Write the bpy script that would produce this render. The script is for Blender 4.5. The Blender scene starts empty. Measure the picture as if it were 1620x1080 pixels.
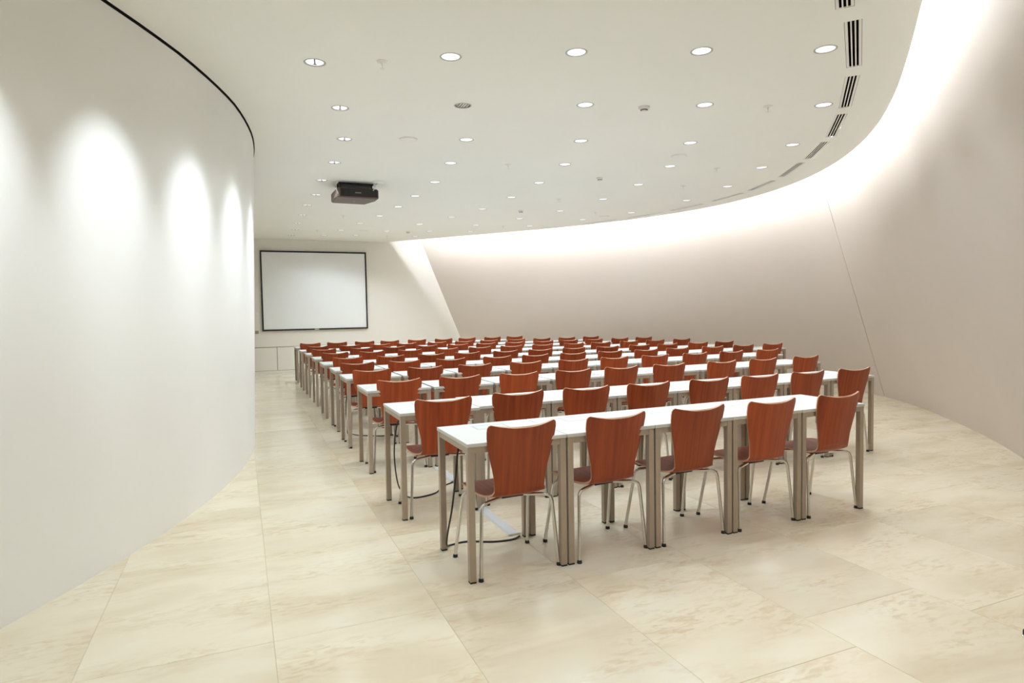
import bpy, bmesh, math, random
from mathutils import Vector, Matrix, noise
from mathutils.geometry import delaunay_2d_cdt

random.seed(7)
S = bpy.context.scene
COL = S.collection

# ------------------------------------------------------------------ camera
F_PX, YAW, PITCH, ROLL, CAM_H = 1009.45, 0.4014, 0.0482, 0.0172, 1.4251
cam_data = bpy.data.cameras.new('camera')
cam_data.sensor_width = 36.0
cam_data.lens = F_PX * 36.0 / 1620.0
cam_data.clip_start = 0.02
cam = bpy.data.objects.new('camera', cam_data)
COL.objects.link(cam)
fw = Vector((math.sin(YAW) * math.cos(PITCH), math.cos(YAW) * math.cos(PITCH), -math.sin(PITCH)))
rt = Vector((math.cos(YAW), -math.sin(YAW), 0))
dn = fw.cross(rt)
ax = math.cos(ROLL) * rt + math.sin(ROLL) * dn
dn2 = -math.sin(ROLL) * rt + math.cos(ROLL) * dn
m = Matrix((ax, -dn2, -fw)).transposed().to_4x4()
m.translation = Vector((0, 0, CAM_H))
cam.matrix_world = m
S.camera = cam

# ------------------------------------------------------------------ world, exposure
world = bpy.data.worlds.new('world')
world.use_nodes = True
world.node_tree.nodes['Background'].inputs[0].default_value = (0.02, 0.02, 0.02, 1)
S.world = world
S.view_settings.view_transform = 'Standard'
S.view_settings.look = 'None'
S.view_settings.gamma = 1.0
S.view_settings.use_curve_mapping = False
S.view_settings.exposure = 0.13
S.cycles.adaptive_threshold = 0.025
S.cycles.max_bounces = 6
S.cycles.diffuse_bounces = 5
S.cycles.glossy_bounces = 3
S.cycles.transmission_bounces = 0
S.cycles.transparent_max_bounces = 2
S.cycles.caustics_reflective = False
S.cycles.caustics_refractive = False
DOWNLIGHT_W = 47.0
BEHIND_W = 13.0
WASHER_W = 128.0
COVE_W = 30.0
LAMP_COL = (0.81, 0.91, 1.0)
COVE_COL = (0.86, 0.93, 1.0)

# ------------------------------------------------------------------ helpers
def new_mesh(name, verts, faces, mats, smooth=False, fmat=None, sharp=None):
    me = bpy.data.meshes.new(name)
    me.from_pydata([tuple(v) for v in verts], [], faces)
    for mt in (mats if isinstance(mats, (list, tuple)) else [mats]):
        me.materials.append(mt)
    if fmat:
        me.polygons.foreach_set('material_index', fmat)
    if smooth:
        me.polygons.foreach_set('use_smooth', [True] * len(me.polygons))
        if sharp:
            me.set_sharp_from_angle(angle=math.radians(sharp))
    me.update()
    return me

def link(name, me, parent=None, loc=None, rz=None):
    o = bpy.data.objects.new(name, me)
    COL.objects.link(o)
    if parent is not None:
        o.parent = parent
    if loc is not None:
        o.location = loc
    if rz is not None:
        o.rotation_euler = (0, 0, rz)
    return o

def thing(name, label, cat, loc=(0, 0, 0), rz=0, group=None):
    o = link(name, None, None, loc, rz)
    o.empty_display_size = 0.1
    return tag(o, label, cat, group)

def tag(o, label, cat, group=None):
    o['label'] = label
    o['category'] = cat
    if group:
        o['group'] = group
    return o

def structure(o):
    o['kind'] = 'structure'
    return o

class MB:
    """collects shapes into one mesh"""
    def __init__(self):
        self.v, self.f, self.m = [], [], []
    def add(self, v, f, mi=0):
        b = len(self.v)
        self.v += [tuple(p) for p in v]
        self.f += [tuple(i + b for i in q) for q in f]
        self.m += [mi] * len(f)
    def box(self, x0, x1, y0, y1, z0, z1, mi=0):
        v = [(x, y, z) for z in (z0, z1) for y in (y0, y1) for x in (x0, x1)]
        self.add(v, [(0, 2, 3, 1), (4, 5, 7, 6), (0, 1, 5, 4), (2, 6, 7, 3), (0, 4, 6, 2), (1, 3, 7, 5)], mi)
    def bbox(self, x0, x1, y0, y1, z0, z1, b, mi=0):
        """box with chamfered edges"""
        bm = bmesh.new()
        bmesh.ops.create_cube(bm, size=1)
        for v in bm.verts:
            v.co = Vector(((x0 + x1) / 2 + v.co.x * (x1 - x0), (y0 + y1) / 2 + v.co.y * (y1 - y0), (z0 + z1) / 2 + v.co.z * (z1 - z0)))
        bmesh.ops.bevel(bm, geom=bm.edges[:], offset=b, segments=1, affect='EDGES')
        bm.verts.index_update()
        self.add([v.co.copy() for v in bm.verts], [[v.index for v in f.verts] for f in bm.faces], mi)
        bm.free()
    def lathe(self, prof, n=24, c=(0, 0), mi=0, close_top=False, close_bot=False):
        v, f = [], []
        for r, z in prof:
            for k in range(n):
                a = 2 * math.pi * k / n
                v.append((c[0] + r * math.cos(a), c[1] + r * math.sin(a), z))
        for i in range(len(prof) - 1):
            for k in range(n):
                k2 = (k + 1) % n
                f.append((i * n + k, i * n + k2, (i + 1) * n + k2, (i + 1) * n + k))
        if close_bot:
            f.append(tuple(range(n))[::-1])
        if close_top:
            f.append(tuple((len(prof) - 1) * n + k for k in range(n)))
        self.add(v, f, mi)
    def tube(self, pts, r, n=8, mi=0):
        pts = [Vector(p) for p in pts]
        t = []
        for i in range(len(pts)):
            a = pts[max(i - 1, 0)]
            b = pts[min(i + 1, len(pts) - 1)]
            t.append((b - a).normalized())
        ref = Vector((0, 0, 1)) if abs(t[0].z) < 0.9 else Vector((1, 0, 0))
        nrm = (ref - t[0] * ref.dot(t[0])).normalized()
        v, f = [], []
        for i, p in enumerate(pts):
            nrm = (nrm - t[i] * nrm.dot(t[i])).normalized()
            bi = t[i].cross(nrm)
            for k in range(n):
                a = 2 * math.pi * k / n
                v.append(p + nrm * (r * math.cos(a)) + bi * (r * math.sin(a)))
        for i in range(len(pts) - 1):
            for k in range(n):
                k2 = (k + 1) % n
                f.append((i * n + k, i * n + k2, (i + 1) * n + k2, (i + 1) * n + k))
        f.append(tuple(range(n))[::-1])
        f.append(tuple((len(pts) - 1) * n + k for k in range(n)))
        self.add(v, f, mi)
    def mesh(self, name, mats, smooth=False, sharp=35):
        me = new_mesh(name, self.v, self.f, mats, smooth, self.m, sharp if smooth else None)
        return me

def catmull(pts, n=6):
    pts = [Vector(p) for p in pts]
    out = []
    for i in range(len(pts) - 1):
        p0 = pts[max(i - 1, 0)]; p1 = pts[i]; p2 = pts[i + 1]; p3 = pts[min(i + 2, len(pts) - 1)]
        for k in range(n):
            u = k / n
            out.append(0.5 * ((2 * p1) + (p2 - p0) * u + (2 * p0 - 5 * p1 + 4 * p2 - p3) * u * u + (3 * p1 - p0 - 3 * p2 + p3) * u ** 3))
    out.append(pts[-1])
    return out

def interp(x, xs, ys):
    if x <= xs[0]:
        return ys[0]
    for a in range(len(xs) - 1):
        if x <= xs[a + 1]:
            u = (x - xs[a]) / (xs[a + 1] - xs[a])
            u = u * u * (3 - 2 * u) if False else u
            return ys[a] + (ys[a + 1] - ys[a]) * u
    return ys[-1]

ORD = ['first', 'second', 'third', 'fourth', 'fifth', 'sixth', 'seventh', 'eighth', 'ninth', 'tenth', 'eleventh', 'twelfth']
def col_words(k, n):
    if k == 0:
        return 'leftmost'
    if k == n - 1:
        return 'rightmost'
    return ORD[k] + ' from the left'
def row_words(r, n):
    if r == 0:
        return 'nearest row'
    if r == n - 1:
        return 'farthest row'
    return ORD[r] + ' nearest row'

# ------------------------------------------------------------------ materials
def principled(name, col, rough=0.5, metal=0.0, spec=0.5, coat=0.0, coat_rough=0.1):
    mt = bpy.data.materials.new(name)
    mt.use_nodes = True
    b = mt.node_tree.nodes['Principled BSDF']
    b.inputs['Base Color'].default_value = (*col, 1)
    b.inputs['Roughness'].default_value = rough
    b.inputs['Metallic'].default_value = metal
    b.inputs['Specular IOR Level'].default_value = spec
    b.inputs['Coat Weight'].default_value = coat
    b.inputs['Coat Roughness'].default_value = coat_rough
    return mt, mt.node_tree, b

def ramp(nt, stops):
    r = nt.nodes.new('ShaderNodeValToRGB')
    cr = r.color_ramp
    while len(cr.elements) < len(stops):
        cr.elements.new(0.5)
    for e, (p, c) in zip(cr.elements, stops):
        e.position = p
        e.color = (*c, 1)
    return r

def plaster(name, col, var=0.02, rough=0.75):
    mt, nt, b = principled(name, col, rough, spec=0.25)
    tc = nt.nodes.new('ShaderNodeNewGeometry')
    n = nt.nodes.new('ShaderNodeTexNoise')
    n.inputs['Scale'].default_value = 0.9
    n.inputs['Detail'].default_value = 3
    nt.links.new(tc.outputs['Position'], n.inputs['Vector'])
    r = ramp(nt, [(0.3, tuple(c * (1 - var) for c in col)), (0.7, tuple(min(1, c * (1 + var)) for c in col))])
    nt.links.new(n.outputs['Fac'], r.inputs['Fac'])
    nt.links.new(r.outputs['Color'], b.inputs['Base Color'])
    n2 = nt.nodes.new('ShaderNodeTexNoise')
    n2.inputs['Scale'].default_value = 160
    nt.links.new(tc.outputs['Position'], n2.inputs['Vector'])
    bp = nt.nodes.new('ShaderNodeBump')
    bp.inputs['Strength'].default_value = 0.03
    bp.inputs['Distance'].default_value = 0.001
    nt.links.new(n2.outputs['Fac'], bp.inputs['Height'])
    nt.links.new(bp.outputs['Normal'], b.inputs['Normal'])
    return mt

M = {}
M['wall_white'] = plaster('wall_white_paint', (0.83, 0.82, 0.785))
M['wall_right'] = plaster('right_wall_paint', (0.63, 0.555, 0.49), 0.015, 0.55)
M['wall_back'] = plaster('back_wall_paint', (0.80, 0.765, 0.705), 0.015)
M['ceiling'] = plaster('ceiling_paint', (0.90, 0.89, 0.84), 0.01)
M['gap_shade'], _, _ = principled('painted_gap_shade', (0.035, 0.026, 0.02), 0.8)  # near-black colour puts the recess shade into the paint
M['joint'], _, _ = principled('panel_joint_brown', (0.22, 0.16, 0.12), 0.8)
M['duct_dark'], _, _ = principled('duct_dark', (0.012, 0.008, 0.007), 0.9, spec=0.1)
M['vent_white'], _, _ = principled('vent_white_enamel', (0.82, 0.80, 0.75), 0.5)

def floor_stone():
    mt, nt, b = principled('limestone_tile', (0.8, 0.7, 0.5), 0.2, spec=0.45)
    L = nt.links.new
    geo = nt.nodes.new('ShaderNodeNewGeometry')
    oi = nt.nodes.new('ShaderNodeObjectInfo')
    mul = nt.nodes.new('ShaderNodeMath'); mul.operation = 'MULTIPLY'; mul.inputs[1].default_value = 60
    L(oi.outputs['Random'], mul.inputs[0])
    comb = nt.nodes.new('ShaderNodeCombineXYZ')
    L(mul.outputs[0], comb.inputs['Z'])
    L(mul.outputs[0], comb.inputs['X'])
    add = nt.nodes.new('ShaderNodeVectorMath'); add.operation = 'ADD'
    L(geo.outputs['Position'], add.inputs[0]); L(comb.outputs[0], add.inputs[1])
    mp = nt.nodes.new('ShaderNodeMapping')
    mp.inputs['Rotation'].default_value = (0, 0, 0.25)
    mp.inputs['Scale'].default_value = (0.55, 1.5, 1)
    L(add.outputs[0], mp.inputs['Vector'])
    # broad cloudy bands
    n1 = nt.nodes.new('ShaderNodeTexNoise')
    n1.inputs['Scale'].default_value = 2.2; n1.inputs['Detail'].default_value = 5; n1.inputs['Distortion'].default_value = 0.6
    L(mp.outputs[0], n1.inputs['Vector'])
    r1 = ramp(nt, [(0.30, (0.71, 0.61, 0.435)), (0.52, (0.80, 0.715, 0.545)), (0.75, (0.83, 0.765, 0.61))])
    L(n1.outputs['Fac'], r1.inputs['Fac'])
    # ochre flecks clustered in zones
    n2 = nt.nodes.new('ShaderNodeTexNoise')
    n2.inputs['Scale'].default_value = 24; n2.inputs['Detail'].default_value = 5; n2.inputs['Distortion'].default_value = 0.6
    L(mp.outputs[0], n2.inputs['Vector'])
    r2 = ramp(nt, [(0.47, (0, 0, 0)), (0.66, (1, 1, 1))])
    L(n2.outputs['Fac'], r2.inputs['Fac'])
    n3 = nt.nodes.new('ShaderNodeTexNoise')
    n3.inputs['Scale'].default_value = 2.6; n3.inputs['Detail'].default_value = 3
    L(mp.outputs[0], n3.inputs['Vector'])
    r3 = ramp(nt, [(0.42, (0, 0, 0)), (0.62, (1, 1, 1))])
    L(n3.outputs['Fac'], r3.inputs['Fac'])
    mm = nt.nodes.new('ShaderNodeMath'); mm.operation = 'MULTIPLY'
    L(r2.outputs['Color'], mm.inputs[0]); L(r3.outputs['Color'], mm.inputs[1])
    mm2 = nt.nodes.new('ShaderNodeMath'); mm2.operation = 'MULTIPLY'; mm2.inputs[1].default_value = 0.5
    L(mm.outputs[0], mm2.inputs[0])
    mx = nt.nodes.new('ShaderNodeMix'); mx.data_type = 'RGBA'
    L(mm2.outputs[0], mx.inputs['Factor']); L(r1.outputs['Color'], mx.inputs['A'])
    mx.inputs['B'].default_value = (0.60, 0.44, 0.24, 1)
    # tile to tile tone
    mr = nt.nodes.new('ShaderNodeMapRange')
    mr.inputs['To Min'].default_value = 0.95; mr.inputs['To Max'].default_value = 1.03
    L(oi.outputs['Random'], mr.inputs['Value'])
    sc = nt.nodes.new('ShaderNodeVectorMath'); sc.operation = 'SCALE'
    L(mx.outputs['Result'], sc.inputs[0]); L(mr.outputs[0], sc.inputs['Scale'])
    L(sc.outputs[0], b.inputs['Base Color'])
    rr = nt.nodes.new('ShaderNodeMapRange')
    rr.inputs['To Min'].default_value = 0.13; rr.inputs['To Max'].default_value = 0.24
    L(n1.outputs['Fac'], rr.inputs['Value']); L(rr.outputs[0], b.inputs['Roughness'])
    return mt
M['stone'] = floor_stone()
M['grout'], _, _ = principled('tile_grout', (0.58, 0.49, 0.34), 0.8)

def wood():
    mt, nt, b = principled('cherry_veneer', (0.3, 0.07, 0.03), 0.40, spec=0.28, coat=0.06, coat_rough=0.25)
    L = nt.links.new
    tc = nt.nodes.new('ShaderNodeTexCoord')
    oi = nt.nodes.new('ShaderNodeObjectInfo')
    mul = nt.nodes.new('ShaderNodeMath'); mul.operation = 'MULTIPLY'; mul.inputs[1].default_value = 37
    L(oi.outputs['Random'], mul.inputs[0])
    comb = nt.nodes.new('ShaderNodeCombineXYZ'); L(mul.outputs[0], comb.inputs['Y'])
    add = nt.nodes.new('ShaderNodeVectorMath'); add.operation = 'ADD'
    L(tc.outputs['Object'], add.inputs[0]); L(comb.outputs[0], add.inputs[1])
    mp = nt.nodes.new('ShaderNodeMapping'); mp.inputs['Scale'].default_value = (26, 1.2, 1.2)
    L(add.outputs[0], mp.inputs['Vector'])
    n = nt.nodes.new('ShaderNodeTexNoise'); n.inputs['Scale'].default_value = 1.6; n.inputs['Detail'].default_value = 6; n.inputs['Distortion'].default_value = 0.35
    L(mp.outputs[0], n.inputs['Vector'])
    r = ramp(nt, [(0.28, (0.265, 0.044, 0.012)), (0.5, (0.355, 0.064, 0.017)), (0.72, (0.43, 0.086, 0.024))])
    L(n.outputs['Fac'], r.inputs['Fac'])
    mr = nt.nodes.new('ShaderNodeMapRange'); mr.inputs['To Min'].default_value = 0.74; mr.inputs['To Max'].default_value = 1.02
    L(oi.outputs['Random'], mr.inputs['Value'])
    sc = nt.nodes.new('ShaderNodeVectorMath'); sc.operation = 'SCALE'
    L(r.outputs['Color'], sc.inputs[0]); L(mr.outputs[0], sc.inputs['Scale'])
    L(sc.outputs[0], b.inputs['Base Color'])
    return mt
M['wood'] = wood()
M['ply_edge'], _, _ = principled('plywood_edge', (0.60, 0.36, 0.24), 0.5)
M['chrome'], _, _ = principled('satin_chrome', (0.70, 0.67, 0.63), 0.22, 1.0)
M['black'], _, _ = principled('black_rubber', (0.012, 0.010, 0.009), 0.6)
M['taupe'], nt, b = principled('taupe_metal_paint', (0.40, 0.325, 0.25), 0.42, 0.25)
n = nt.nodes.new('ShaderNodeTexNoise'); n.inputs['Scale'].default_value = 400
bp = nt.nodes.new('ShaderNodeBump'); bp.inputs['Strength'].default_value = 0.05; bp.inputs['Distance'].default_value = 0.0005
nt.links.new(n.outputs['Fac'], bp.inputs['Height']); nt.links.new(bp.outputs['Normal'], b.inputs['Normal'])
M['laminate'], _, _ = principled('white_laminate', (0.70, 0.71, 0.69), 0.42, spec=0.4)
M['edge_band'], _, _ = principled('grey_edge_band', (0.60, 0.59, 0.55), 0.45)
M['hatch_grey'], _, _ = principled('hatch_grey', (0.52, 0.53, 0.53), 0.4)
M['hatch_lid'], _, _ = principled('hatch_lid_grey', (0.66, 0.67, 0.66), 0.4)
M['cable'], _, _ = principled('black_cable', (0.02, 0.012, 0.010), 0.5)
M['duct_metal'], _, _ = principled('cable_duct_grey', (0.74, 0.76, 0.76), 0.4, 0.2)
M['screen'], _, _ = principled('projection_fabric', (0.83, 0.84, 0.83), 0.85, spec=0.1)
M['frame_black'], _, _ = principled('screen_frame_black', (0.012, 0.007, 0.007), 0.5)
M['plastic_white'], _, _ = principled('white_plastic', (0.82, 0.81, 0.78), 0.4)
M['plastic_grey'], _, _ = principled('beige_grey_plastic', (0.40, 0.33, 0.25), 0.5)
M['proj_body'], _, _ = principled('projector_brown_plastic', (0.105, 0.066, 0.052), 0.45)
M['proj_dark'], _, _ = principled('projector_black_plastic', (0.012, 0.010, 0.008), 0.5)
M['mark'], _, _ = principled('pale_mark', (0.5, 0.48, 0.44), 0.5)
M['glass'], _, _ = principled('lens_glass', (0.02, 0.02, 0.03), 0.05)
M['reflector'], _, _ = principled('lamp_reflector', (0.80, 0.81, 0.83), 0.18, 1.0)
M['ring'], _, _ = principled('lamp_trim_ring', (0.50, 0.47, 0.44), 0.3, 0.9)
M['lamp_off'], _, _ = principled('lamp_unlit', (0.10, 0.085, 0.08), 0.4, 0.3)
def emis(name, col, st):
    mt, nt, b = principled(name, (0.8, 0.8, 0.8), 0.5)
    b.inputs['Emission Color'].default_value = (*col, 1)
    b.inputs['Emission Strength'].default_value = st
    mt.cycles.emission_sampling = 'NONE'
    return mt
M['lamp_on'] = emis('lamp_lit', (0.88, 0.94, 1.0), 0.8)
M['washer_on'] = emis('washer_lamp_lit', (0.90, 0.95, 1.0), 0.62)
M['tube_on'] = emis('cove_tube_lit', (1.0, 0.98, 0.94), 3.0)

# ------------------------------------------------------------------ room shell
CZ = 3.24          # ceiling height
BACK_Y = 16.45
FC, FR = (-8.5765, 7.9408), 8.6838
def left_x(y, z):
    d2 = FR * FR - (y - FC[1]) ** 2
    x = FC[0] + math.sqrt(max(d2, 0.01))
    dl = interp(y, [3.8, 4.36, 5.0, 6.0, 7.0, 8.0, 10.0, 12.0], [0, 0.02, 0.07, 0.113, 0.108, 0.088, 0.04, 0.0])
    return x + dl * z / 3.22
LEFT_Y = []
a = -1.12
while a < 1.30:
    LEFT_Y.append(FC[1] + FR * math.sin(a))
    a += 0.025
LEFT_Y = [y for y in LEFT_Y if y < BACK_Y + 0.05]

EDGE = [(3.811, 2.616), (4.559, 3.235), (5.263, 3.849), (5.936, 4.508), (6.56, 5.235), (7.105, 6.034), (7.533, 6.895), (7.813, 7.8), (7.923, 8.729), (7.859, 9.66), (7.629, 10.572), (7.257, 11.453), (6.779, 12.292), (6.236, 13.087), (5.661, 13.844), (5.076, 14.57), (4.471, 15.279), (3.90, 16.0), (3.55, 16.45), (3.0, 17.1)]
hd = math.radians(39.6)
pre = [(3.811 - math.cos(hd) * d, 2.616 - math.sin(hd) * d) for d in (9, 7.5, 6, 4.5, 3, 1.5)]
EP = catmull([(x, y, 0) for x, y in pre + EDGE], 5)
ES = [0.0]
for i in range(1, len(EP)):
    ES.append(ES[-1] + (EP[i] - EP[i - 1]).length)
S0 = min(range(len(EP)), key=lambda i: (EP[i] - Vector((3.811, 2.616, 0))).length)
ES = [s - ES[S0] for s in ES]
EN = []
for i in range(len(EP)):
    d = (EP[min(i + 1, len(EP) - 1)] - EP[max(i - 1, 0)]).normalized()
    EN.append(Vector((d.y, -d.x, 0)))
def w_off(s):
    return interp(s, [-9, 0, 2.5, 3.8, 4.56, 5.4, 6.2, 8, 11, 15.2, 17], [1.10, 1.12, 1.13, 1.19, 1.25, 1.40, 1.54, 1.64, 1.70, 1.74, 1.75])
def w_lean(s):
    return interp(s, [0, 3, 6.2, 16], [0.285, 0.29, 0.317, 0.32])
def rwall(i, z, extra=0.0):
    s = ES[i]
    p = EP[i] + EN[i] * (w_off(s) - w_lean(s) * z + extra)
    return Vector((p.x, p.y, z))

# floor base
poly_room = []
for y in LEFT_Y:
    poly_room.append((left_x(y, 0), y))
poly_room.append((rwall(len(EP) - 1, 0).x, BACK_Y))
for i in range(len(EP) - 1, -1, -1):
    p = rwall(i, 0)
    if p.y < BACK_Y:
        poly_room.append((p.x, p.y))
def in_poly(x, y, poly):
    c = False
    j = len(poly) - 1
    for i in range(len(poly)):
        xi, yi = poly[i]; xj, yj = poly[j]
        if (yi > y) != (yj > y) and x < (xj - xi) * (y - yi) / (yj - yi) + xi:
            c = not c
        j = i
    return c

mb = MB()
mb.box(-7.5, 11.5, -6.0, 17.2, -0.12, -0.0015)
floor = structure(link('floor', mb.mesh('floor', M['grout'])))
TW, TL = 0.745, 1.08
mb = MB()
g = 0.0011
c_ = 0.001
x0, x1, y0, y1 = g, TW - g, g, TL - g
mb.add([(x0, y0, -0.02), (x1, y0, -0.02), (x1, y1, -0.02), (x0, y1, -0.02),
        (x0, y0, -c_), (x1, y0, -c_), (x1, y1, -c_), (x0, y1, -c_),
        (x0 + c_, y0 + c_, 0), (x1 - c_, y0 + c_, 0), (x1 - c_, y1 - c_, 0), (x0 + c_, y1 - c_, 0)],
       [(0, 1, 5, 4), (1, 2, 6, 5), (2, 3, 7, 6), (3, 0, 4, 7), (4, 5, 9, 8), (5, 6, 10, 9), (6, 7, 11, 10), (7, 4, 8, 11), (8, 9, 10, 11)])
tile_me = mb.mesh('tile', M['stone'])
tiles = []
for i in range(-8, 15):
    xa = 0.085 + i * TW
    stag = 0.27 if i in (3, 6, 9) else 0.0
    for j in range(-8, 13):
        ya = 4.0 + stag + j * TL
        if ya > BACK_Y or xa > 11:
            continue
        if any(in_poly(xa + u * TW, ya + v * TL, poly_room) for u in (0, 0.5, 1) for v in (0, 0.5, 1)):
            tiles.append((xa, ya))
for xa, ya in tiles:
    link('tile', tile_me, floor, (xa, ya, 0))

# left wall (curved, convex) with a shadow gap under the ceiling
WT = 3.224
v, f = [], []
rows = [0, 0.8, 1.6, 2.4, WT]
for y in LEFT_Y:
    for z in rows:
        v.append((left_x(y, z), y, z))
    v.append((left_x(y, WT) - 0.15, y, WT))
n = len(rows) + 1
for i in range(len(LEFT_Y) - 1):
    for k in range(n - 1):
        f.append((i * n + k, (i + 1) * n + k, (i + 1) * n + k + 1, i * n + k + 1))
structure(link('wall_left', new_mesh('wall_left', v, f, M['wall_white'], True, sharp=40)))
v, f = [], []
for y in LEFT_Y:
    x = left_x(y, WT)
    v += [(x - 0.06, y, WT - 0.0), (x - 0.06, y, 3.42), (x + 0.10, y, 3.42)]
for i in range(len(LEFT_Y) - 1):
    for k in range(2):
        f.append((i * 3 + k, (i + 1) * 3 + k, (i + 1) * 3 + k + 1, i * 3 + k + 1))
structure(link('gap_shade_lining', new_mesh('gap_shade_lining', v, f, M['gap_shade'])))  # dark sheet added behind the open gap, painted as its shade

# right wall: leaning curved panels on a backing, joint between the panels
seam = min(range(len(EP)), key=lambda i: (rwall(i, 0) - Vector((9.116, 6.751, 0))).length)
ZT = 4.35
def wall_strip(i0, i1, extra, z0=0.0, cut0=0.0, cut1=0.0):
    zs = [z0, 0.6, 1.2, 1.8, 2.4, 3.0, 3.5, 4.0, ZT]
    v, f = [], []
    for i in range(i0, i1 + 1):
        for z in zs:
            p = rwall(i, z, extra)
            if i == i0 and cut0:
                q = rwall(i + 1, z, extra); p = p + (q - p).normalized() * cut0
            if i == i1 and cut1:
                q = rwall(i - 1, z, extra); p = p + (q - p).normalized() * cut1
            v.append(p)
    n = len(zs)
    for i in range(i1 - i0):
        for k in range(n - 1):
            f.append((i * n + k, i * n + k + 1, (i + 1) * n + k + 1, (i + 1) * n + k))
    return v, f
v, f = wall_strip(0, len(EP) - 1, 0.03)
wr = structure(link('wall_right', new_mesh('wall_right', v, f, M['joint'], True)))
for (i0, i1, c0, c1) in ((0, seam, 0, 0.006), (seam, len(EP) - 1, 0.006, 0)):
    v, f = wall_strip(i0, i1, 0.0, 0.0, c0, c1)
    nv = len(v)
    vb, _ = wall_strip(i0, i1, 0.025, 0.0, c0, c1)
    v = v + vb
    nz = 9
    ncol = i1 - i0 + 1
    f = list(f)
    for col in (0, ncol - 1):
        for k in range(nz - 1):
            q = (col * nz + k, col * nz + k + 1, nv + col * nz + k + 1, nv + col * nz + k)
            f.append(q if col else q[::-1])
    link('panel', new_mesh('panel', v, f, M['wall_right'], True, sharp=40), wr)

# cap over the light slot
v, f = [], []
for i in range(len(EP)):
    a_ = EP[i] - EN[i] * 0.7
    v += [(a_.x, a_.y, ZT - 0.02), tuple(rwall(i, ZT - 0.02, 0.02)), (a_.x, a_.y, CZ + 0.1)]
for i in range(len(EP) - 1):
    f.append((i * 3, i * 3 + 1, (i + 1) * 3 + 1, (i + 1) * 3))
    f.append((i * 3, (i + 1) * 3, (i + 1) * 3 + 2, i * 3 + 2))
structure(link('trim_2', new_mesh('trim_2', v, f, M['wall_white'])))

# back wall: backing, lower panels with joints, upper panel, base strip
mb = MB(); mb.box(-6.2, 7.4, BACK_Y + 0.02, BACK_Y + 0.2, 0, ZT + 0.1)
wb = structure(link('wall_back', mb.mesh('wall_back', M['joint'])))
def back_panel(xa, xb, za, zb):
    mb = MB(); mb.bbox(xa + 0.005, xb - 0.005, BACK_Y, BACK_Y + 0.019, za, zb, 0.002)
    link('panel', mb.mesh('panel', M['wall_back']), wb)
back_panel(-6.2, 7.4, 0.648, ZT)
jx = [-6.41, -5.21, -4.01, -2.81, -1.61, -0.41, 0.79, 1.99, 3.19, 4.39, 5.59, 6.79]
for xa, xb in zip(jx[:-1], jx[1:]):
    back_panel(max(xa, -6.2), min(xb, 7.4), 0.078, 0.636)
mb = MB(); mb.bbox(-6.2, 7.4, BACK_Y - 0.004, BACK_Y + 0.019, 0.0, 0.07, 0.002)
structure(link('baseboard_back', mb.mesh('baseboard_back', M['wall_back'])))

# wall behind the photographer
e0 = EP[0] + (EP[1] - EP[0]).normalized() * 1.0
nn = EN[0]
dd = (EP[1] - EP[0]).normalized()
pa = e0 - nn * 4.6
pb = e0 + nn * 2.0
mb = MB()
th = dd * 0.15
mb.add([(p.x, p.y, z) for z in (0, ZT) for p in (pa, pb, pb - th, pa - th)], [(0, 1, 5, 4), (1, 2, 6, 5), (2, 3, 7, 6), (3, 0, 4, 7), (4, 5, 6, 7), (3, 2, 1, 0)])
structure(link('wall_front', mb.mesh('wall_front', M['wall_white'])))

# ------------------------------------------------------------------ downlight grid
GRID = [
 [(0.558, 4.875), (1.444, 4.433), (2.251, 4.047), (3.076, 3.714), (3.889, 3.373)],
 [(0.875, 5.863), (1.870, 5.428), (2.887, 5.041), (3.904, 4.672), (4.936, 4.298)],
 [(1.062, 6.877), (2.267, 6.481), (3.446, 6.121), (4.635, 5.788), (5.803, 5.467)],
 [(1.104, 7.970), (2.432, 7.554), (3.802, 7.161), (5.140, 6.821), (6.349, 6.490)],
 [(1.081, 9.071), (2.570, 8.718), (3.987, 8.302), (5.442, 7.972), (6.834, 7.671)],
 [(1.125, 10.195), (2.580, 9.847), (4.063, 9.497), (5.585, 9.203), (7.027, 8.880)],
]
def unproj_ceiling(u, vv, z=CZ):
    d = ax * ((u - 810) / F_PX) + dn2 * ((vv - 540) / F_PX) + fw
    t = (z - CAM_H) / d.z
    return (d.x * t, d.y * t)
for px in ([(486, 324.5), (630, 327), (763, 330.6), (886, 333.6), (999, 336.4)],
           [(479, 340), (601, 341.5), (715, 343.4), (822, 345.7), (922, 347.4)],
           [(471, 353), (570, 353.3), (664, 354.5), (753, 356), (838, 357.4)],
           [(467, 363), (540, 364.1), (612, 365.5), (680, 365.6), (744.5, 366.2)],
           [(461, 372), (513, 372.2), (563.5, 372.2), (657, 373.8)]):
    GRID.append([unproj_ceiling(*p) for p in px])
BEHIND = [
 [(0.14, 3.93), (0.93, 3.48), (1.58, 3.09), (2.20, 2.78), (2.83, 2.46)],
 [(-0.40, 3.05), (0.40, 2.55), (0.95, 2.20), (1.50, 1.90), (2.00, 1.60)],
 [(-1.10, 2.25), (-0.30, 1.75), (0.25, 1.40), (0.70, 1.00), (1.10, 0.75)],
 [(-1.95, 1.50), (-1.05, 1.00), (-0.55, 0.55), (-0.10, 0.15)],
]
HOLE_R = 0.069
lamps = []
for r, row in enumerate(GRID):
    for k, p in enumerate(row):
        lamps.append((p, r, k, len(row)))
behind = [(p, -1 - r, k, len(row)) for r, row in enumerate(BEHIND) for k, p in enumerate(row)]

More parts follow.
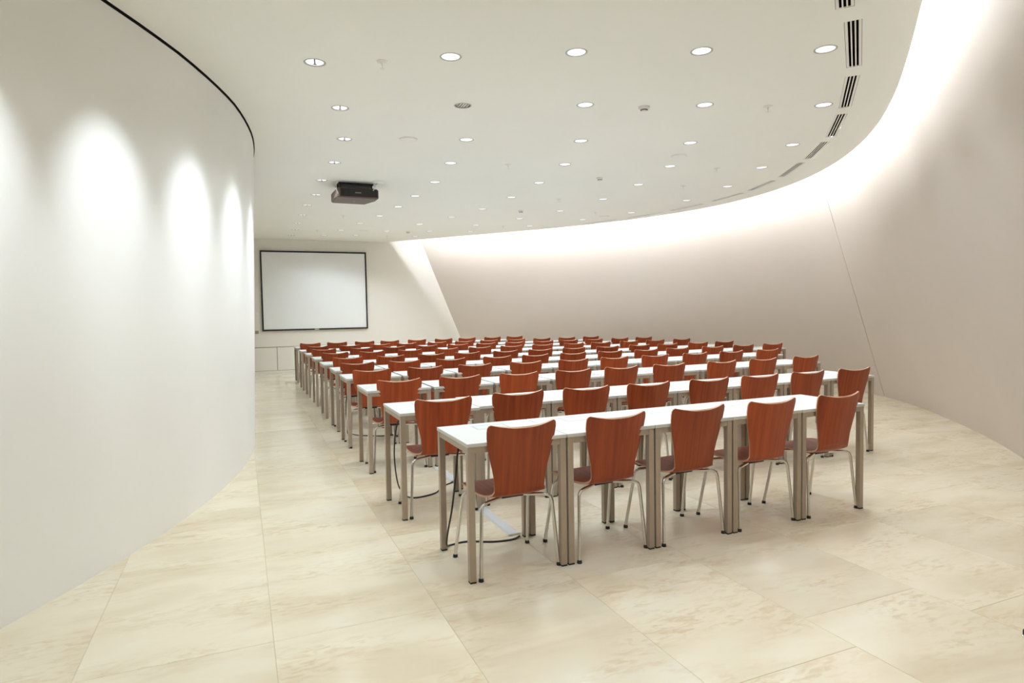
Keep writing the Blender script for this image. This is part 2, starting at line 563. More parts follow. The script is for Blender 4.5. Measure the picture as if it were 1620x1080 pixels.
VENTS = [((2.77, 2.31), (3.47, 2.87)), ((3.67, 2.975), (4.378, 3.537)), ((4.54, 3.68), (5.19, 4.285)), ((5.335, 4.44), (5.93, 5.07)),
         ((6.05, 5.245), (6.536, 5.924)), ((6.633, 6.107), (7.075, 6.873)), ((7.16, 7.083), (7.406, 7.828)), ((7.455, 8.02), (7.520, 8.827)),
         ((7.532, 9.071), (7.483, 9.918)), ((7.456, 10.134), (7.198, 10.956)), ((7.11, 11.183), (6.757, 12.006)), ((6.65, 12.20), (6.21, 12.93))]
VW = 0.104

# ceiling sheet with real holes
def ceiling():
    outer = []
    for y in LEFT_Y:
        outer.append((left_x(y, WT) + 0.011, y))
    nl = len(outer)
    er = [i for i in range(len(EP)) if EP[i].y < BACK_Y + 0.25]
    for i in reversed(er):
        outer.append((EP[i].x, EP[i].y))
    holes = []
    for (p, *_r) in lamps + behind:
        holes.append([(p[0] + HOLE_R * math.cos(2 * math.pi * k / 20), p[1] + HOLE_R * math.sin(2 * math.pi * k / 20)) for k in range(20)])
    for a_, b_ in VENTS:
        a2 = Vector(a_); b2 = Vector(b_)
        d = (b2 - a2).normalized(); nr = Vector((d.y, -d.x)) * (VW / 2)
        holes.append([tuple(a2 - nr), tuple(b2 - nr), tuple(b2 + nr), tuple(a2 + nr)])
    vs, es = [], []
    for loop in [outer] + holes:
        b0 = len(vs)
        vs += [Vector(p) for p in loop]
        es += [(b0 + k, b0 + (k + 1) % len(loop)) for k in range(len(loop))]
    rv, re, rf, _a, _b, _c = delaunay_2d_cdt(vs, es, [], 0, 1e-5)
    hb = [(min(p[0] for p in h), max(p[0] for p in h), min(p[1] for p in h), max(p[1] for p in h), h) for h in holes]
    faces = []
    for t in rf:
        cx = sum(rv[i].x for i in t) / 3; cy = sum(rv[i].y for i in t) / 3
        if not in_poly(cx, cy, outer):
            continue
        if any(b[0] < cx < b[1] and b[2] < cy < b[3] and in_poly(cx, cy, b[4]) for b in hb):
            continue
        faces.append(tuple(t)[::-1])
    verts = [(p.x, p.y, CZ) for p in rv]
    b0 = len(verts)
    for i in er:
        verts += [(EP[i].x, EP[i].y, CZ), (EP[i].x, EP[i].y, CZ + 0.09), (EP[i].x - EN[i].x * 0.22, EP[i].y - EN[i].y * 0.22, CZ + 0.09)]
    for k in range(len(er) - 1):
        for q in range(2):
            faces.append((b0 + k * 3 + q, b0 + (k + 1) * 3 + q, b0 + (k + 1) * 3 + q + 1, b0 + k * 3 + q + 1))
    return new_mesh('ceiling', verts, faces, M['ceiling'])
structure(link('ceiling', ceiling()))

# ------------------------------------------------------------------ downlights
def dl_meshes():
    d = {}
    mb = MB(); mb.lathe([(0.066, 0.004), (0.0662, -0.0012), (0.070, -0.0028), (0.077, -0.002), (0.079, 0.0)], 32)
    d['ring'] = mb.mesh('trim_ring', M['ring'], True)
    mb = MB(); mb.lathe([(0.067, 0.0), (0.064, 0.02), (0.055, 0.055), (0.046, 0.085)], 28)
    d['refl'] = mb.mesh('reflector', M['reflector'], True)
    mb = MB(); mb.lathe([(0.0005, -0.0040), (0.03, -0.0032), (0.055, -0.0008), (0.0655, 0.002)], 28)
    d['lamp'] = mb.mesh('lamp', M['lamp_on'], True)
    mb = MB(); mb.lathe([(0.0005, -0.0010), (0.03, -0.0004), (0.055, 0.0012), (0.0645, 0.003)], 24); d['washer_lamp'] = mb.mesh('lamp', M['washer_on'], True)
    mb = MB(); mb.lathe([(0.0005, 0.060), (0.03, 0.058), (0.047, 0.05)], 28)
    for k in range(-2, 3):
        hh = math.sqrt(max(0.062 ** 2 - (k * 0.024) ** 2, 0))
        mb.box(k * 0.024 - 0.005, k * 0.024 + 0.005, -hh * 0.93, hh * 0.93, 0.003, 0.012, 1)
    d['lamp_off'] = mb.mesh('lamp', [M['lamp_off'], M['vent_white']])
    mb = MB(); mb.box(-0.004, 0.004, -0.058, 0.030, -0.006, 0.002); mb.box(-0.012, 0.012, 0.026, 0.032, -0.004, 0.002)
    d['baffle'] = mb.mesh('baffle', M['lamp_off'])
    return d
DL = dl_meshes()
def downlight(p, r, k, n):
    lit = not (r == 1 and k == 1)
    washer = k == 0
    if r >= 0:
        look = 'wall-washing ceiling downlight with a dividing bar' if washer else ('unlit ribbed ceiling downlight' if not lit else 'round lit ceiling downlight')
        lab = look + ', ' + ('' if not lit else col_words(k, n) + ' in the ' if not washer else 'in the ') + ('' if lit else 'in the ') + row_words(r, len(GRID))
    else:
        lab = 'round ceiling downlight over the photographer, outside the picture'
    t = thing('ceiling_downlight', lab, 'downlight', (p[0], p[1], CZ), 0, 'recessed ceiling downlights' if r >= 0 else 'downlights outside the picture')
    link('trim_ring', DL['ring'], t)
    link('reflector', DL['refl'], t)
    link('lamp', DL['washer_lamp'] if washer else DL['lamp'] if lit else DL['lamp_off'], t)
    if washer:
        # outward direction to the nearest point of the left wall
        dx, dy = FC[0] - p[0], FC[1] - p[1]
        rz = math.atan2(dy, dx)
        ob = link('baffle', DL['baffle'], t)
        ob.rotation_euler = (0, 0, math.radians(-8))
    if not lit:
        return
    for beam in (('wash', 'spill') if washer else ('down',)):
        add_beam(t, p, r, beam)
def add_beam(t, p, r, beam):
    washer = beam == 'wash'
    dx, dy = FC[0] - p[0], FC[1] - p[1]
    ld = bpy.data.lights.new('downlight_beam', 'SPOT')
    ld.color = LAMP_COL
    ld.shadow_soft_size = 0.045
    lo = bpy.data.objects.new('downlight_beam', ld)
    COL.objects.link(lo)
    lo.parent = t
    lo.location = (0, 0, -0.014)
    if washer:
        ld.energy = WASHER_W
        ld.spot_size = math.radians(42)
        ld.spot_blend = 1.0
        L = math.hypot(dx, dy)
        tilt = math.radians(36)
        dirv = Vector((dx / L * math.sin(tilt), dy / L * math.sin(tilt), -math.cos(tilt)))
        lo.rotation_euler = dirv.to_track_quat('-Z', 'Y').to_euler()
    else:
        ld.energy = (DOWNLIGHT_W if r >= 0 else BEHIND_W) * ((0.5 if r < 5 else 0.12) if beam == 'spill' else 1)
        ld.spot_size = math.radians(132)
        ld.spot_blend = 0.6
for a_ in lamps + behind:
    downlight(*a_)

# ------------------------------------------------------------------ cove lighting in the slot above the ceiling edge
s_next = ES[0] + 1.2
mb = MB(); mb.box(-0.46, 0.46, -0.03, 0.03, 0, 0.04); 
base_me = mb.mesh('batten', M['plastic_white'])
mb = MB(); mb.tube([(-0.45, 0, 0), (0.45, 0, 0)], 0.013, 10)
tube_me = mb.mesh('fluorescent_tube', M['tube_on'], True)
cove_n = 0
for i in range(len(EP)):
    if ES[i] >= s_next and EP[i].y < BACK_Y - 0.3:
        s_next = ES[i] + 0.95
        c = EP[i] - EN[i] * 0.13
        rz = math.atan2(EN[i].y, EN[i].x) + math.pi / 2
        t = thing('cove_light', 'fluorescent batten hidden above the curved ceiling edge', 'light', (c.x, c.y, CZ + 0.20), rz, 'battens in the cove slot')
        mb_ = link('batten', base_me, t)
        tb = link('fluorescent_tube', tube_me, t, (0, 0, 0.075))
        ld = bpy.data.lights.new('cove_glow', 'AREA')
        ld.shape = 'RECTANGLE'; ld.size = 0.9; ld.size_y = 0.07
        ld.energy = COVE_W; ld.color = COVE_COL
        lo = bpy.data.objects.new('cove_glow', ld)
        COL.objects.link(lo)
        lo.parent = t
        lo.location = (0, 0, 0.10)
        dirv = Vector((0, -1, 0))
        # local +X runs along the slot, the wall lies towards EN
        lo.rotation_mode = 'QUATERNION'
        wn = Matrix.Rotation(-rz, 4, 'Z') @ Vector((EN[i].x, EN[i].y, 0))
        lo.rotation_quaternion = (wn + Vector((0, 0, -0.35))).normalized().to_track_quat('-Z', 'Y')
        cove_n += 1

# ------------------------------------------------------------------ ceiling vents
for vi, (a_, b_) in enumerate(VENTS):
    a2 = Vector(a_); b2 = Vector(b_)
    Lv = (b2 - a2).length
    d = (b2 - a2) / Lv
    mid = (a2 + b2) / 2
    lab = ('slotted white ceiling air vent, ' + ('cut off by the top of the picture' if vi == 0 else ('farthest' if vi == len(VENTS) - 1 else ORD[vi] + ' nearest') + ' along the curved ceiling edge'))
    t = thing('ceiling_vent', lab, 'vent', (mid.x, mid.y, CZ), math.atan2(d.y, d.x), 'linear vents along the ceiling edge')
    h = Lv / 2; w = VW / 2
    mb = MB()
    g_ = 0.0022
    mb.box(-h + g_, h - g_, w - 0.020, w - g_, 0.0005, 0.006); mb.box(-h + g_, h - g_, -w + g_, -w + 0.020, 0.0005, 0.006)
    mb.box(-h + g_, -h + 0.005, -w + 0.020, w - 0.020, 0.0005, 0.006); mb.box(h - 0.005, h - g_, -w + 0.020, w - 0.020, 0.0005, 0.006)
    link('frame', mb.mesh('frame', M['vent_white']), t)
    for s_ in (-0.0125, 0.0125):
        mb = MB(); mb.box(-h + 0.004, h - 0.004, s_ - 0.0046, s_ + 0.0046, 0.0008, 0.006)
        link('blade', mb.mesh('blade', M['vent_white']), t)
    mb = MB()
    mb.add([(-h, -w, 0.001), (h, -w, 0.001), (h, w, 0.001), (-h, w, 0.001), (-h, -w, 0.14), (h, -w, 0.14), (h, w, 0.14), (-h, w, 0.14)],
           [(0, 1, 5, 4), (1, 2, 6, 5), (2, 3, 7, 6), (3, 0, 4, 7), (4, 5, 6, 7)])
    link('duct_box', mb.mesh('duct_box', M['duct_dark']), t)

# ------------------------------------------------------------------ sprinklers, detectors, round covers
mb = MB(); mb.lathe([(0.042, 0.0), (0.040, -0.004), (0.016, -0.010), (0.0005, -0.011)], 20); esc = mb.mesh('escutcheon', M['vent_white'], True)
mb = MB(); mb.lathe([(0.007, -0.010), (0.006, -0.030), (0.003, -0.034), (0.003, -0.050), (0.018, -0.051), (0.018, -0.053), (0.0005, -0.054)], 12); noz = mb.mesh('nozzle', M['vent_white'], True)
SPR = [((605, 97), 'beside the nearest row of downlights, left of centre'), ((1215, 168), 'right of centre, level with the second nearest downlight row'), ((804, 260), 'near the middle, level with the fourth nearest downlight row'),
       ((1134, 266), 'at right, level with the fourth nearest downlight row'), ((1081, 294), 'at right, level with the fifth nearest downlight row'), ((884, 315), 'near the middle, level with the sixth nearest downlight row'),
       ((942, 336), 'at right, level with the seventh nearest downlight row'), ((796, 357), 'at right, close to the far end of the ceiling edge'), ((543, 341), 'at left beyond the projector'), ((502, 364), 'at far left above the screen'), ((613, 373), 'right above the screen by the back wall')]
for px, w_ in SPR:
    p = unproj_ceiling(*px)
    t = thing('ceiling_sprinkler', 'small ceiling sprinkler ' + w_, 'sprinkler', (p[0], p[1], CZ), 0, 'ceiling sprinklers')
    link('escutcheon', esc, t); link('nozzle', noz, t)
mb = MB(); mb.lathe([(0.052, 0.0), (0.052, -0.012), (0.047, -0.018), (0.030, -0.022)], 24, close_top=True); base = mb.mesh('detector_base', M['plastic_white'], True)
mb = MB(); mb.lathe([(0.026, -0.022), (0.026, -0.034), (0.030, -0.036), (0.028, -0.044), (0.012, -0.048), (0.0005, -0.049)], 20)
dome = mb.mesh('sensor_dome', M['plastic_white'], True)
mb = MB()
for k in range(10):
    a_ = 2 * math.pi * k / 10
    cx, cy = 0.0268 * math.cos(a_), 0.0268 * math.sin(a_)
    mb.box(cx - 0.004, cx + 0.004, cy - 0.004, cy + 0.004, -0.034, -0.025)
slots = mb.mesh('sensor_slots', M['proj_dark'])
for px, w_ in [((1019, 169), 'between second nearest row downlights'), ((949, 281), 'near the fifth nearest row of downlights'), ((824, 333), 'near the seventh nearest row of downlights'), ((645.6, 366), 'near the back wall corner')]:
    p = unproj_ceiling(*px)
    t = thing('smoke_detector', 'white domed smoke detector on the ceiling ' + w_, 'smoke detector', (p[0], p[1], CZ), 0, 'ceiling smoke detectors')
    link('detector_base', base, t); d_ = link('sensor_dome', dome, t); link('sensor_slots', slots, d_)
mb = MB(); mb.lathe([(0.095, 0.0), (0.094, -0.006), (0.085, -0.008), (0.0005, -0.008)], 28); cov = mb.mesh('ceiling_speaker', [M['vent_white']], True)
mb = MB(); mb.lathe([(0.078, -0.0085), (0.076, -0.0095), (0.0005, -0.0095)], 28); gri = mb.mesh('grille', [M['ceiling']], True)
for px, w_ in [((1074, 246.5), 'right of centre among the third and fourth downlight rows'), ((600, 287.5), 'just behind the projector'), ((575, 365), 'close to the back wall above the screen'), ((956, 342), 'at right near the farther ceiling vents'), ((646, 220), 'left of centre in the third nearest downlight row')]:
    p = unproj_ceiling(*px)
    t = thing('ceiling_speaker', 'flat round ceiling speaker cover ' + w_, 'speaker', (p[0], p[1], CZ), 0, 'round ceiling speaker covers')
    link('cover_ring', cov, t); link('grille', gri, t)

# ------------------------------------------------------------------ projection screen and wall plates
X0, X1, Z0, Z1 = 0.475, 2.985, 1.035, 2.965
t = thing('projection_screen', 'large white projection screen in a thin black frame on the back wall', 'screen', ((X0 + X1) / 2, BACK_Y, Z0))
hw = (X1 - X0) / 2; hh = Z1 - Z0
mb = MB(); mb.box(-hw + 0.03, hw - 0.03, -0.028, -0.001, 0.03, hh - 0.03); link('screen_surface', mb.mesh('screen_surface', M['screen']), t)
for nm, bx in (('frame_bar', (-hw, hw, hh - 0.036, hh)), ('frame_bar', (-hw, hw, 0, 0.036)), ('frame_bar', (-hw, -hw + 0.034, 0.036, hh - 0.036)), ('frame_bar', (hw - 0.034, hw, 0.036, hh - 0.036))):
    mb = MB(); mb.bbox(bx[0], bx[1], -0.045, -0.001, bx[2], bx[3], 0.003); link(nm, mb.mesh(nm, M['frame_black']), t)
mb = MB(); mb.box(-0.05, 0.05, -0.048, -0.044, 0.010, 0.026); link('badge', mb.mesh('badge', M['plastic_white']), t)
t = thing('wall_switch', 'small white wall switch left of the projection screen', 'switch', (0.363, BACK_Y, 1.40))
mb = MB(); mb.bbox(-0.042, 0.042, -0.014, 0.0, 0, 0.09, 0.003); link('switch_plate', mb.mesh('switch_plate', M['plastic_white']), t)
mb = MB(); mb.bbox(-0.03, 0.03, -0.019, -0.013, 0.012, 0.078, 0.002); link('rocker', mb.mesh('rocker', M['plastic_white']), t)
t = thing('wall_socket', 'small beige wall socket below the white switch', 'socket', (0.35, BACK_Y, 0.975))
mb = MB(); mb.bbox(-0.04, 0.04, -0.02, 0.0, 0, 0.075, 0.003); link('socket_plate', mb.mesh('socket_plate', M['plastic_grey']), t)
mb = MB(); mb.lathe([(0.02, 0), (0.016, 0.001), (0.015, -0.006), (0.0005, -0.006)], 14); me = mb.mesh('socket_well', M['proj_dark'], True)
o = link('socket_well', me, t, (0, -0.021, 0.037)); o.rotation_euler = (math.pi / 2, 0, 0)

# ------------------------------------------------------------------ projector
t = thing('ceiling_projector', 'dark brown projector hung close under the ceiling', 'projector', (1.555, 9.0, 3.015), 0.03)
pw, pd, ph = 0.285, 0.53, 0.135
bm = bmesh.new()
out = [(-pw, 0.03), (-pw + 0.03, 0.0), (pw - 0.01, 0.0), (pw, 0.02), (pw, 0.20), (pw - 0.09, pd), (-pw + 0.02, pd), (-pw, pd - 0.03)]
lo_ = [bm.verts.new((x, y, 0.012)) for x, y in out]
lo2 = [bm.verts.new((x * 0.96, 0.015 + y * 0.95, 0.0)) for x, y in out]
hi_ = [bm.verts.new((x, y, ph - 0.02)) for x, y in out]
hi2 = [bm.verts.new((x * 0.95, 0.015 + y * 0.95, ph)) for x, y in out]
N = len(out)
for ring_a, ring_b in ((lo2, lo_), (lo_, hi_), (hi_, hi2)):
    for k in range(N):
        bm.faces.new((ring_a[k], ring_a[(k + 1) % N], ring_b[(k + 1) % N], ring_b[k]))
bm.faces.new(lo2[::-1]); bm.faces.new(hi2)
me = bpy.data.meshes.new('body'); bm.to_mesh(me); bm.free(); me.materials.append(M['proj_body'])
link('body', me, t)
mb = MB(); mb.bbox(-pw + 0.045, pw - 0.02, -0.006, 0.006, 0.016, ph - 0.012, 0.003); fp = link('rear_panel', mb.mesh('rear_panel', M['proj_dark']), t)
for sx in (-1, 1):
    mb = MB()
    for k in range(6):
        mb.box(sx * 0.19 - 0.045, sx * 0.19 + 0.045, -0.010, -0.005, 0.026 + k * 0.015, 0.033 + k * 0.015)
    link('vent_grille', mb.mesh('vent_grille', M['proj_dark']), fp)
mb = MB()
for k in range(5):
    mb.box(-0.042 + k * 0.017, -0.030 + k * 0.017, -0.008, -0.0055, 0.064, 0.074)
link('maker_mark', mb.mesh('maker_mark', M['mark']), fp)
mb = MB(); mb.lathe([(0.045, 0), (0.045, 0.03), (0.035, 0.03), (0.033, 0.015), (0.0005, 0.02)], 20); me = mb.mesh('lens', M['glass'], True)
o = link('lens', me, t, (-0.08, pd - 0.005, 0.07)); o.rotation_euler = (-math.pi / 2, 0, 0)
mb = MB(); mb.bbox(-0.24, 0.24, 0.10, 0.42, ph + 0.012, ph + 0.024, 0.003); mb.box(-0.225, -0.205, 0.13, 0.16, ph, 0.225); mb.box(0.205, 0.225, 0.13, 0.16, ph, 0.225); mb.box(-0.225, -0.205, 0.36, 0.39, ph, 0.225); mb.box(0.205, 0.225, 0.36, 0.39, ph, 0.225); mb.bbox(-0.24, 0.24, 0.12, 0.43, 0.205, 0.225, 0.003)
link('ceiling_mount', mb.mesh('ceiling_mount', M['proj_dark']), t)
mb = MB()
mb.tube(catmull([(-0.26, 0.05, 0.222), (-0.285, 0.02, 0.19), (-0.30, -0.01, 0.14), (-0.292, -0.012, 0.09), (-0.275, -0.01, 0.04)], 5), 0.006, 6)
link('signal_cable', mb.mesh('signal_cable', M['plastic_white'], True), t)
mb = MB(); mb.tube(catmull([(0.27, 0.03, 0.222), (0.245, 0.0, 0.175), (0.225, -0.012, 0.14), (0.205, -0.008, 0.11)], 5), 0.006, 6)
link('power_cable', mb.mesh('power_cable', M['plastic_white'], True), t)
mb = MB(); mb.lathe([(0.014, 0.0), (0.012, -0.004), (0.0005, -0.004)], 12); link('mount_screw', mb.mesh('mount_screw', M['mark'], True), t, (0.0, 0.30, 0.0))

# ------------------------------------------------------------------ desks
HT = 0.74
TWD, TDP = 0.580, 0.555
LG = 0.036
def desk_meshes():
    d = {}
    hw = TWD / 2
    mb = MB()
    mb.bbox(-hw, hw, 0, TDP, HT - 0.020, HT, 0.0015)
    me = mb.mesh('desk_top', [M['laminate'], M['edge_band']])
    for p in me.polygons:
        if abs(p.normal.z) < 0.3:
            p.material_index = 1
    d['top'] = me
    mb = MB()
    zt = HT - 0.0005
    a0, a1, b0, b1 = -0.102, 0.102, 0.355, 0.485
    w = 0.010
    mb.box(a0, a1, b0, b0 + w, zt, zt + 0.0012); mb.box(a0, a1, b1 - w, b1, zt, zt + 0.0012)
    mb.box(a0, a0 + w, b0 + w, b1 - w, zt, zt + 0.0012); mb.box(a1 - w, a1, b0 + w, b1 - w, zt, zt + 0.0012)
    d['hatch'] = mb.mesh('hatch_rim', M['hatch_grey'])
    mb = MB(); mb.box(a0 + w + 0.001, a1 - w - 0.001, b0 + w + 0.001, b1 - w - 0.001, zt, zt + 0.0010)
    d['lid'] = mb.mesh('hatch_lid', M['hatch_lid'])
    mb = MB(); mb.bbox(-LG / 2, LG / 2, -LG / 2, LG / 2, 0.008, HT - 0.0202, 0.002)
    d['leg'] = mb.mesh('leg', M['taupe'])
    mb = MB(); mb.box(-LG / 2 + 0.001, LG / 2 - 0.001, -LG / 2 + 0.001, LG / 2 - 0.001, 0.0, 0.0085)
    d['foot'] = mb.mesh('foot_pad', M['black'])
    zz0, zz1 = HT - 0.0205 - 0.033, HT - 0.0205
    lx = hw - 0.003 - LG
    mb = MB(); mb.box(-lx, lx, 0.006, 0.028, zz0, zz1); d['rail_x'] = mb.mesh('rail', M['taupe'])
    mb = MB(); mb.box(-0.011, 0.011, 0.003 + LG, TDP - 0.003 - LG, zz0, zz1); d['rail_y'] = mb.mesh('rail', M['taupe'])
    return d
DM = desk_meshes()
def desk(x, y, rz, label, feet):
    """x = centre, y = front edge"""
    t = thing('desk', label, 'desk', (x, y, 0), rz, 'white desks in rows')
    link('desk_top', DM['top'], t)
    hr = link('hatch_rim', DM['hatch'], t)
    link('hatch_lid', DM['lid'], hr)
    hx = TWD / 2 - 0.003 - LG / 2
    for sx in (-1, 1):
        for yy in (0.003 + LG / 2, TDP - 0.003 - LG / 2):
            lg = link('leg', DM['leg'], t, (sx * hx, yy, 0))
            if feet:
                link('foot_pad', DM['foot'], lg)
        link('rail', DM['rail_y'], t, (sx * (TWD / 2 - 0.003 - 0.011 - 0.003), 0, 0))
    link('rail', DM['rail_x'], t)
    link('rail', DM['rail_x'], t, (0, TDP - 0.034, 0))
    return t

# ------------------------------------------------------------------ chairs
def shell_mesh():
    # y, z, half width, edge lift (z), edge forward (y)
    P = [(0.212, 0.418, 0.150, 0.000, 0), (0.206, 0.432, 0.172, 0.002, 0), (0.185, 0.443, 0.189, 0.004, 0), (0.14, 0.4475, 0.199, 0.006, 0), (0.06, 0.444, 0.205, 0.009, 0),
         (-0.03, 0.440, 0.205, 0.012, 0), (-0.09, 0.438, 0.200, 0.013, 0), (-0.135, 0.439, 0.188, 0.012, 0.002), (-0.165, 0.445, 0.172, 0.009, 0.005), (-0.186, 0.458, 0.157, 0.005, 0.010),
         (-0.198, 0.477, 0.148, 0.002, 0.014), (-0.206, 0.505, 0.1455, 0, 0.018), (-0.214, 0.55, 0.150, 0, 0.022), (-0.223, 0.60, 0.161, 0, 0.026), (-0.233, 0.655, 0.176, 0, 0.030),
         (-0.243, 0.71, 0.189, 0, 0.033), (-0.253, 0.76, 0.196, 0, 0.035), (-0.261, 0.795, 0.1985, 0, 0.036), (-0.265, 0.815, 0.197, 0, 0.036), (-0.2675, 0.827, 0.191, 0, 0.035), (-0.269, 0.833, 0.180, 0, 0.032)]
    P = [(y, z - 0.016 * max(0.0, min(1.0, (0.71 - z) / 0.23)), w * (1.03 if z > 0.5 else 1.0), a_, b_) for y, z, w, a_, b_ in P]
    U = [-1, -0.9, -0.75, -0.5, -0.25, 0, 0.25, 0.5, 0.75, 0.9, 1]
    nr, nc = len(P), len(U)
    mid = []
    for i, (y, z, w, lift, fwd) in enumerate(P):
        for u in U:
            zz = z + lift * u * u
            yy = y + fwd * u * u
            k = i - (nr - 5)
            if k > 0:
                dip = 0.022 * (1 - abs(u) ** 2.0) * (k / 4.0)
                zz -= dip
            if i < 3:
                yy -= 0.02 * u * u * (3 - i) / 3
            mid.append(Vector((u * w, yy, zz)))
    nrm = []
    for i in range(nr):
        for j in range(nc):
            a_ = mid[min(i + 1, nr - 1) * nc + j] - mid[max(i - 1, 0) * nc + j]
            b_ = mid[i * nc + min(j + 1, nc - 1)] - mid[i * nc + max(j - 1, 0)]
            nrm.append(a_.cross(b_).normalized())
    th = 0.0055
    v = [p + n * th for p, n in zip(mid, nrm)] + [p - n * th for p, n in zip(mid, nrm)]
    o = nr * nc
    f, fm = [], []
    for i in range(nr - 1):
        for j in range(nc - 1):
            q = (i * nc + j, (i + 1) * nc + j, (i + 1) * nc + j + 1, i * nc + j + 1)
            f.append(q); fm.append(0)
            f.append(tuple(o + k for k in q[::-1])); fm.append(0)
    per = [(0, j) for j in range(nc)] + [(i, nc - 1) for i in range(1, nr)] + [(nr - 1, j) for j in range(nc - 2, -1, -1)] + [(i, 0) for i in range(nr - 2, 0, -1)]
    idx = [i * nc + j for i, j in per]
    for k in range(len(idx)):
        a_, b_ = idx[k], idx[(k + 1) % len(idx)]
        f.append((a_, b_, o + b_, o + a_)); fm.append(1)
    me = new_mesh('seat_shell', v, f, [M['wood'], M['ply_edge']], True, fm, 40)
    bm = bmesh.new(); bm.from_mesh(me); bmesh.ops.recalc_face_normals(bm, faces=bm.faces[:]); bm.to_mesh(me); bm.free()
    return me
CM = {'shell': shell_mesh()}
def leg_path(sx, front):
    if front:
        p = [(0.045, 0.030, 0.402), (0.155, 0.094, 0.400), (0.187, 0.113, 0.396), (0.204, 0.122, 0.385), (0.212, 0.127, 0.363), (0.235, 0.195, 0.012)]
    else:
        p = [(0.045, -0.080, 0.402), (0.160, -0.134, 0.400), (0.192, -0.148, 0.396), (0.208, -0.155, 0.385), (0.215, -0.159, 0.363), (0.236, -0.190, 0.012)]
    return [(sx * x, y, z) for x, y, z in p]
for sx in (-1, 1):
    for fr in (0, 1):
        mb = MB(); pth = leg_path(sx, fr); mb.tube(pth, 0.0098, 8); CM['leg', sx, fr] = mb.mesh('leg', M['chrome'], True, 50)
        x, y, _z = pth[-1]
        mb = MB(); mb.lathe([(0.0135, 0.0), (0.0145, 0.004), (0.0125, 0.016), (0.0098, 0.019)], 10, (x, y), close_bot=True, close_top=True); CM['cap', sx, fr] = mb.mesh('foot_cap', M['black'], True)
mb = MB(); mb.bbox(-0.075, 0.075, -0.10, 0.06, 0.394, 0.417, 0.004); CM['plate'] = mb.mesh('seat_plate', M['black'])
def chair(x, y, rz, label, caps):
    t = thing('chair', label, 'chair', (x, y, 0), rz, 'cherry plywood chairs at the desks')
    link('seat_shell', CM['shell'], t)
    for sx in (-1, 1):
        for fr in (0, 1):
            lg = link('leg', CM['leg', sx, fr], t)
            if caps:
                link('foot_cap', CM['cap', sx, fr], lg)
    link('seat_plate', CM['plate'], t)
    return t

# ------------------------------------------------------------------ rows
ROWY = [3.10, 4.305, 5.64, 6.82, 7.85, 8.90, 10.12, 11.27, 12.40, 13.80]
ROWN = [5, 8, 9, 10, 12, 12, 12, 12, 11, 9]
ROWX = [1.052, 0.975, 0.990, 0.990, 1.015, 1.010, 1.018, 1.017, 1.015, 1.030]
PITCH_X = [0.584, 0.584, 0.609, 0.609, 0.600, 0.593, 0.594, 0.589, 0.584, 0.584]
CHX = {1: [1.28, 1.87, 2.44, 3.00, 3.61, 4.17, 4.74, 5.33], 2: [1.29, 1.87, 2.46, 3.04, 3.61, 4.22, 4.91, 5.52, 6.18],
       3: [1.265, 1.85, 2.44, 3.07, 3.68, 4.27, 4.88, 5.51, 6.13, 6.77], 4: [1.29, 1.87, 2.47, 3.12, 3.66, 4.24, 4.85, 5.46, 6.05, 6.68, 7.30, 7.89],
       8: [1.31, 1.91, 2.48, 3.00, 3.62, 4.19, 4.74, 5.36, 5.95, 6.56, 7.17], 9: [1.31, 1.86, 2.43, 2.96, 3.58, 4.19, 4.75, 5.36, 5.93]}
NR = len(ROWY)
for r in range(NR):
    for k in range(ROWN[r]):
        xc = ROWX[r] + (k + 0.5) * PITCH_X[r]
        yy = ROWY[r]
        rz = 0
        if r == 1 and k == 0:
            yy -= 0.045
            xc -= 0.004
        if r > 1:
            yy += random.uniform(-0.008, 0.008)
        desk(xc, yy, rz, 'white-topped metal desk, ' + col_words(k, ROWN[r]) + ' in the ' + row_words(r, NR), r < 5)
        cx = CHX[r][k] if r in CHX else xc + (random.uniform(-0.03, 0.03) if r else [0.003, 0.001, 0.0, 0.004, 0.01][k])
        cy = yy + 0.213 + (random.uniform(-0.02, 0.015) if r else 0)
        crz = random.uniform(-0.03, 0.03) if r else [0.05, 0.075, 0.05, 0.03, 0.04][k]
        chair(cx, cy, crz, 'cherry plywood chair, ' + col_words(k, ROWN[r]) + ' in the ' + row_words(r, NR), r < 5)

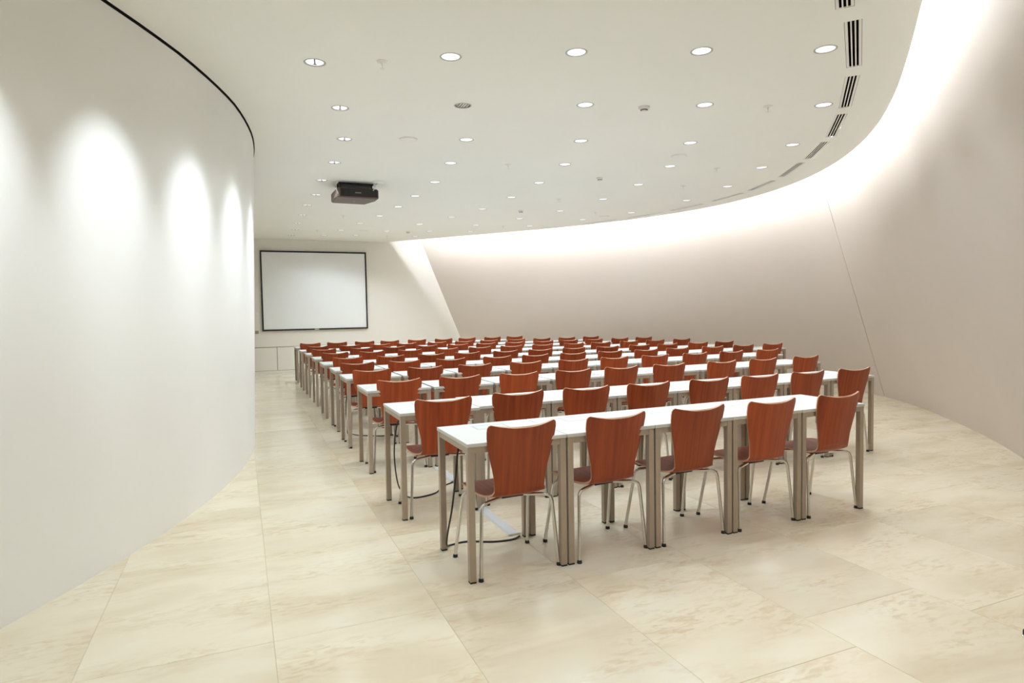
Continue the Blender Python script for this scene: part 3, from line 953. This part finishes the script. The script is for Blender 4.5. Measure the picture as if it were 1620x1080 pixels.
# ------------------------------------------------------------------ cables and floor ducts
def cable(pts, r, label):
    mb = MB(); mb.tube(catmull(pts, 6), r, 7)
    return tag(link('power_cable', mb.mesh('power_cable', M['cable'], True)), label, 'cable', 'black power cables under the desks')
cable([(1.19, 3.50, 0.715), (1.12, 3.44, 0.66), (1.098, 3.44, 0.50), (1.085, 3.48, 0.30), (1.078, 3.56, 0.12), (1.092, 3.625, 0.025), (1.13, 3.675, 0.007), (1.24, 3.69, 0.006), (1.38, 3.62, 0.006), (1.50, 3.60, 0.006), (1.57, 3.625, 0.010)], 0.0055, 'black cable hanging from the leftmost desk in the nearest row to the floor')
cable([(1.17, 4.70, 0.715), (1.06, 4.72, 0.60), (1.045, 4.80, 0.35), (1.08, 4.86, 0.10), (1.128, 4.835, 0.015), (1.160, 4.762, 0.006), (1.24, 4.75, 0.006), (1.37, 4.81, 0.006), (1.47, 4.96, 0.006), (1.56, 5.03, 0.006), (1.60, 5.06, 0.008)], 0.0055, 'black cable looping on the floor under the second nearest row')
cable([(1.18, 7.18, 0.715), (1.07, 7.30, 0.5), (1.10, 7.55, 0.06), (1.16, 7.63, 0.006), (1.22, 7.50, 0.006), (1.36, 7.39, 0.006), (1.48, 7.33, 0.006), (1.60, 7.34, 0.006)], 0.0055, 'black cable looping on the floor under the fourth nearest row')
def duct(xa, ya, yb, label):
    t = thing('cable_duct', label, 'cable duct', (xa, ya, 0), 0, 'floor cable ducts between rows')
    L_ = yb - ya
    mb = MB()
    v = []
    prof = [(-0.040, 0), (-0.030, 0.012), (0.030, 0.012), (0.040, 0)]
    for y in (0, L_):
        v += [(x, y, z) for x, z in prof]
    mb.add(v, [(0, 4, 5, 1), (1, 5, 6, 2), (2, 6, 7, 3), (0, 1, 2, 3), (7, 6, 5, 4)])
    link('duct_cover', mb.mesh('duct_cover', M['duct_metal']), t)
    mb = MB(); mb.bbox(-0.042, 0.042, -0.012, 0.006, 0, 0.014, 0.002); link('end_cap', mb.mesh('end_cap', M['duct_metal']), t)
    mb = MB(); mb.bbox(-0.042, 0.042, L_ - 0.006, L_ + 0.012, 0, 0.014, 0.002); link('end_cap', mb.mesh('end_cap', M['duct_metal']), t)
duct(1.556, 3.685, 4.34, 'pale grey floor cable duct behind the leftmost nearest desk')
duct(1.615, 5.08, 5.58, 'pale grey floor cable duct between the second and third nearest rows')

# ------------------------------------------------------------------ small floor fitting at the right edge of the picture
t = thing('floor_door_stop', 'small dark round door stop on the floor at the right picture edge', 'door stop', (3.035, 1.595, 0))
mb = MB(); mb.lathe([(0.016, 0.0), (0.016, 0.004), (0.011, 0.006)], 16, close_bot=True); link('base_ring', mb.mesh('base_ring', M['chrome'], True), t)
mb = MB(); mb.lathe([(0.0105, 0.005), (0.013, 0.010), (0.013, 0.026), (0.010, 0.031), (0.0005, 0.032)], 16); link('rubber_bumper', mb.mesh('rubber_bumper', M['black'], True), t)
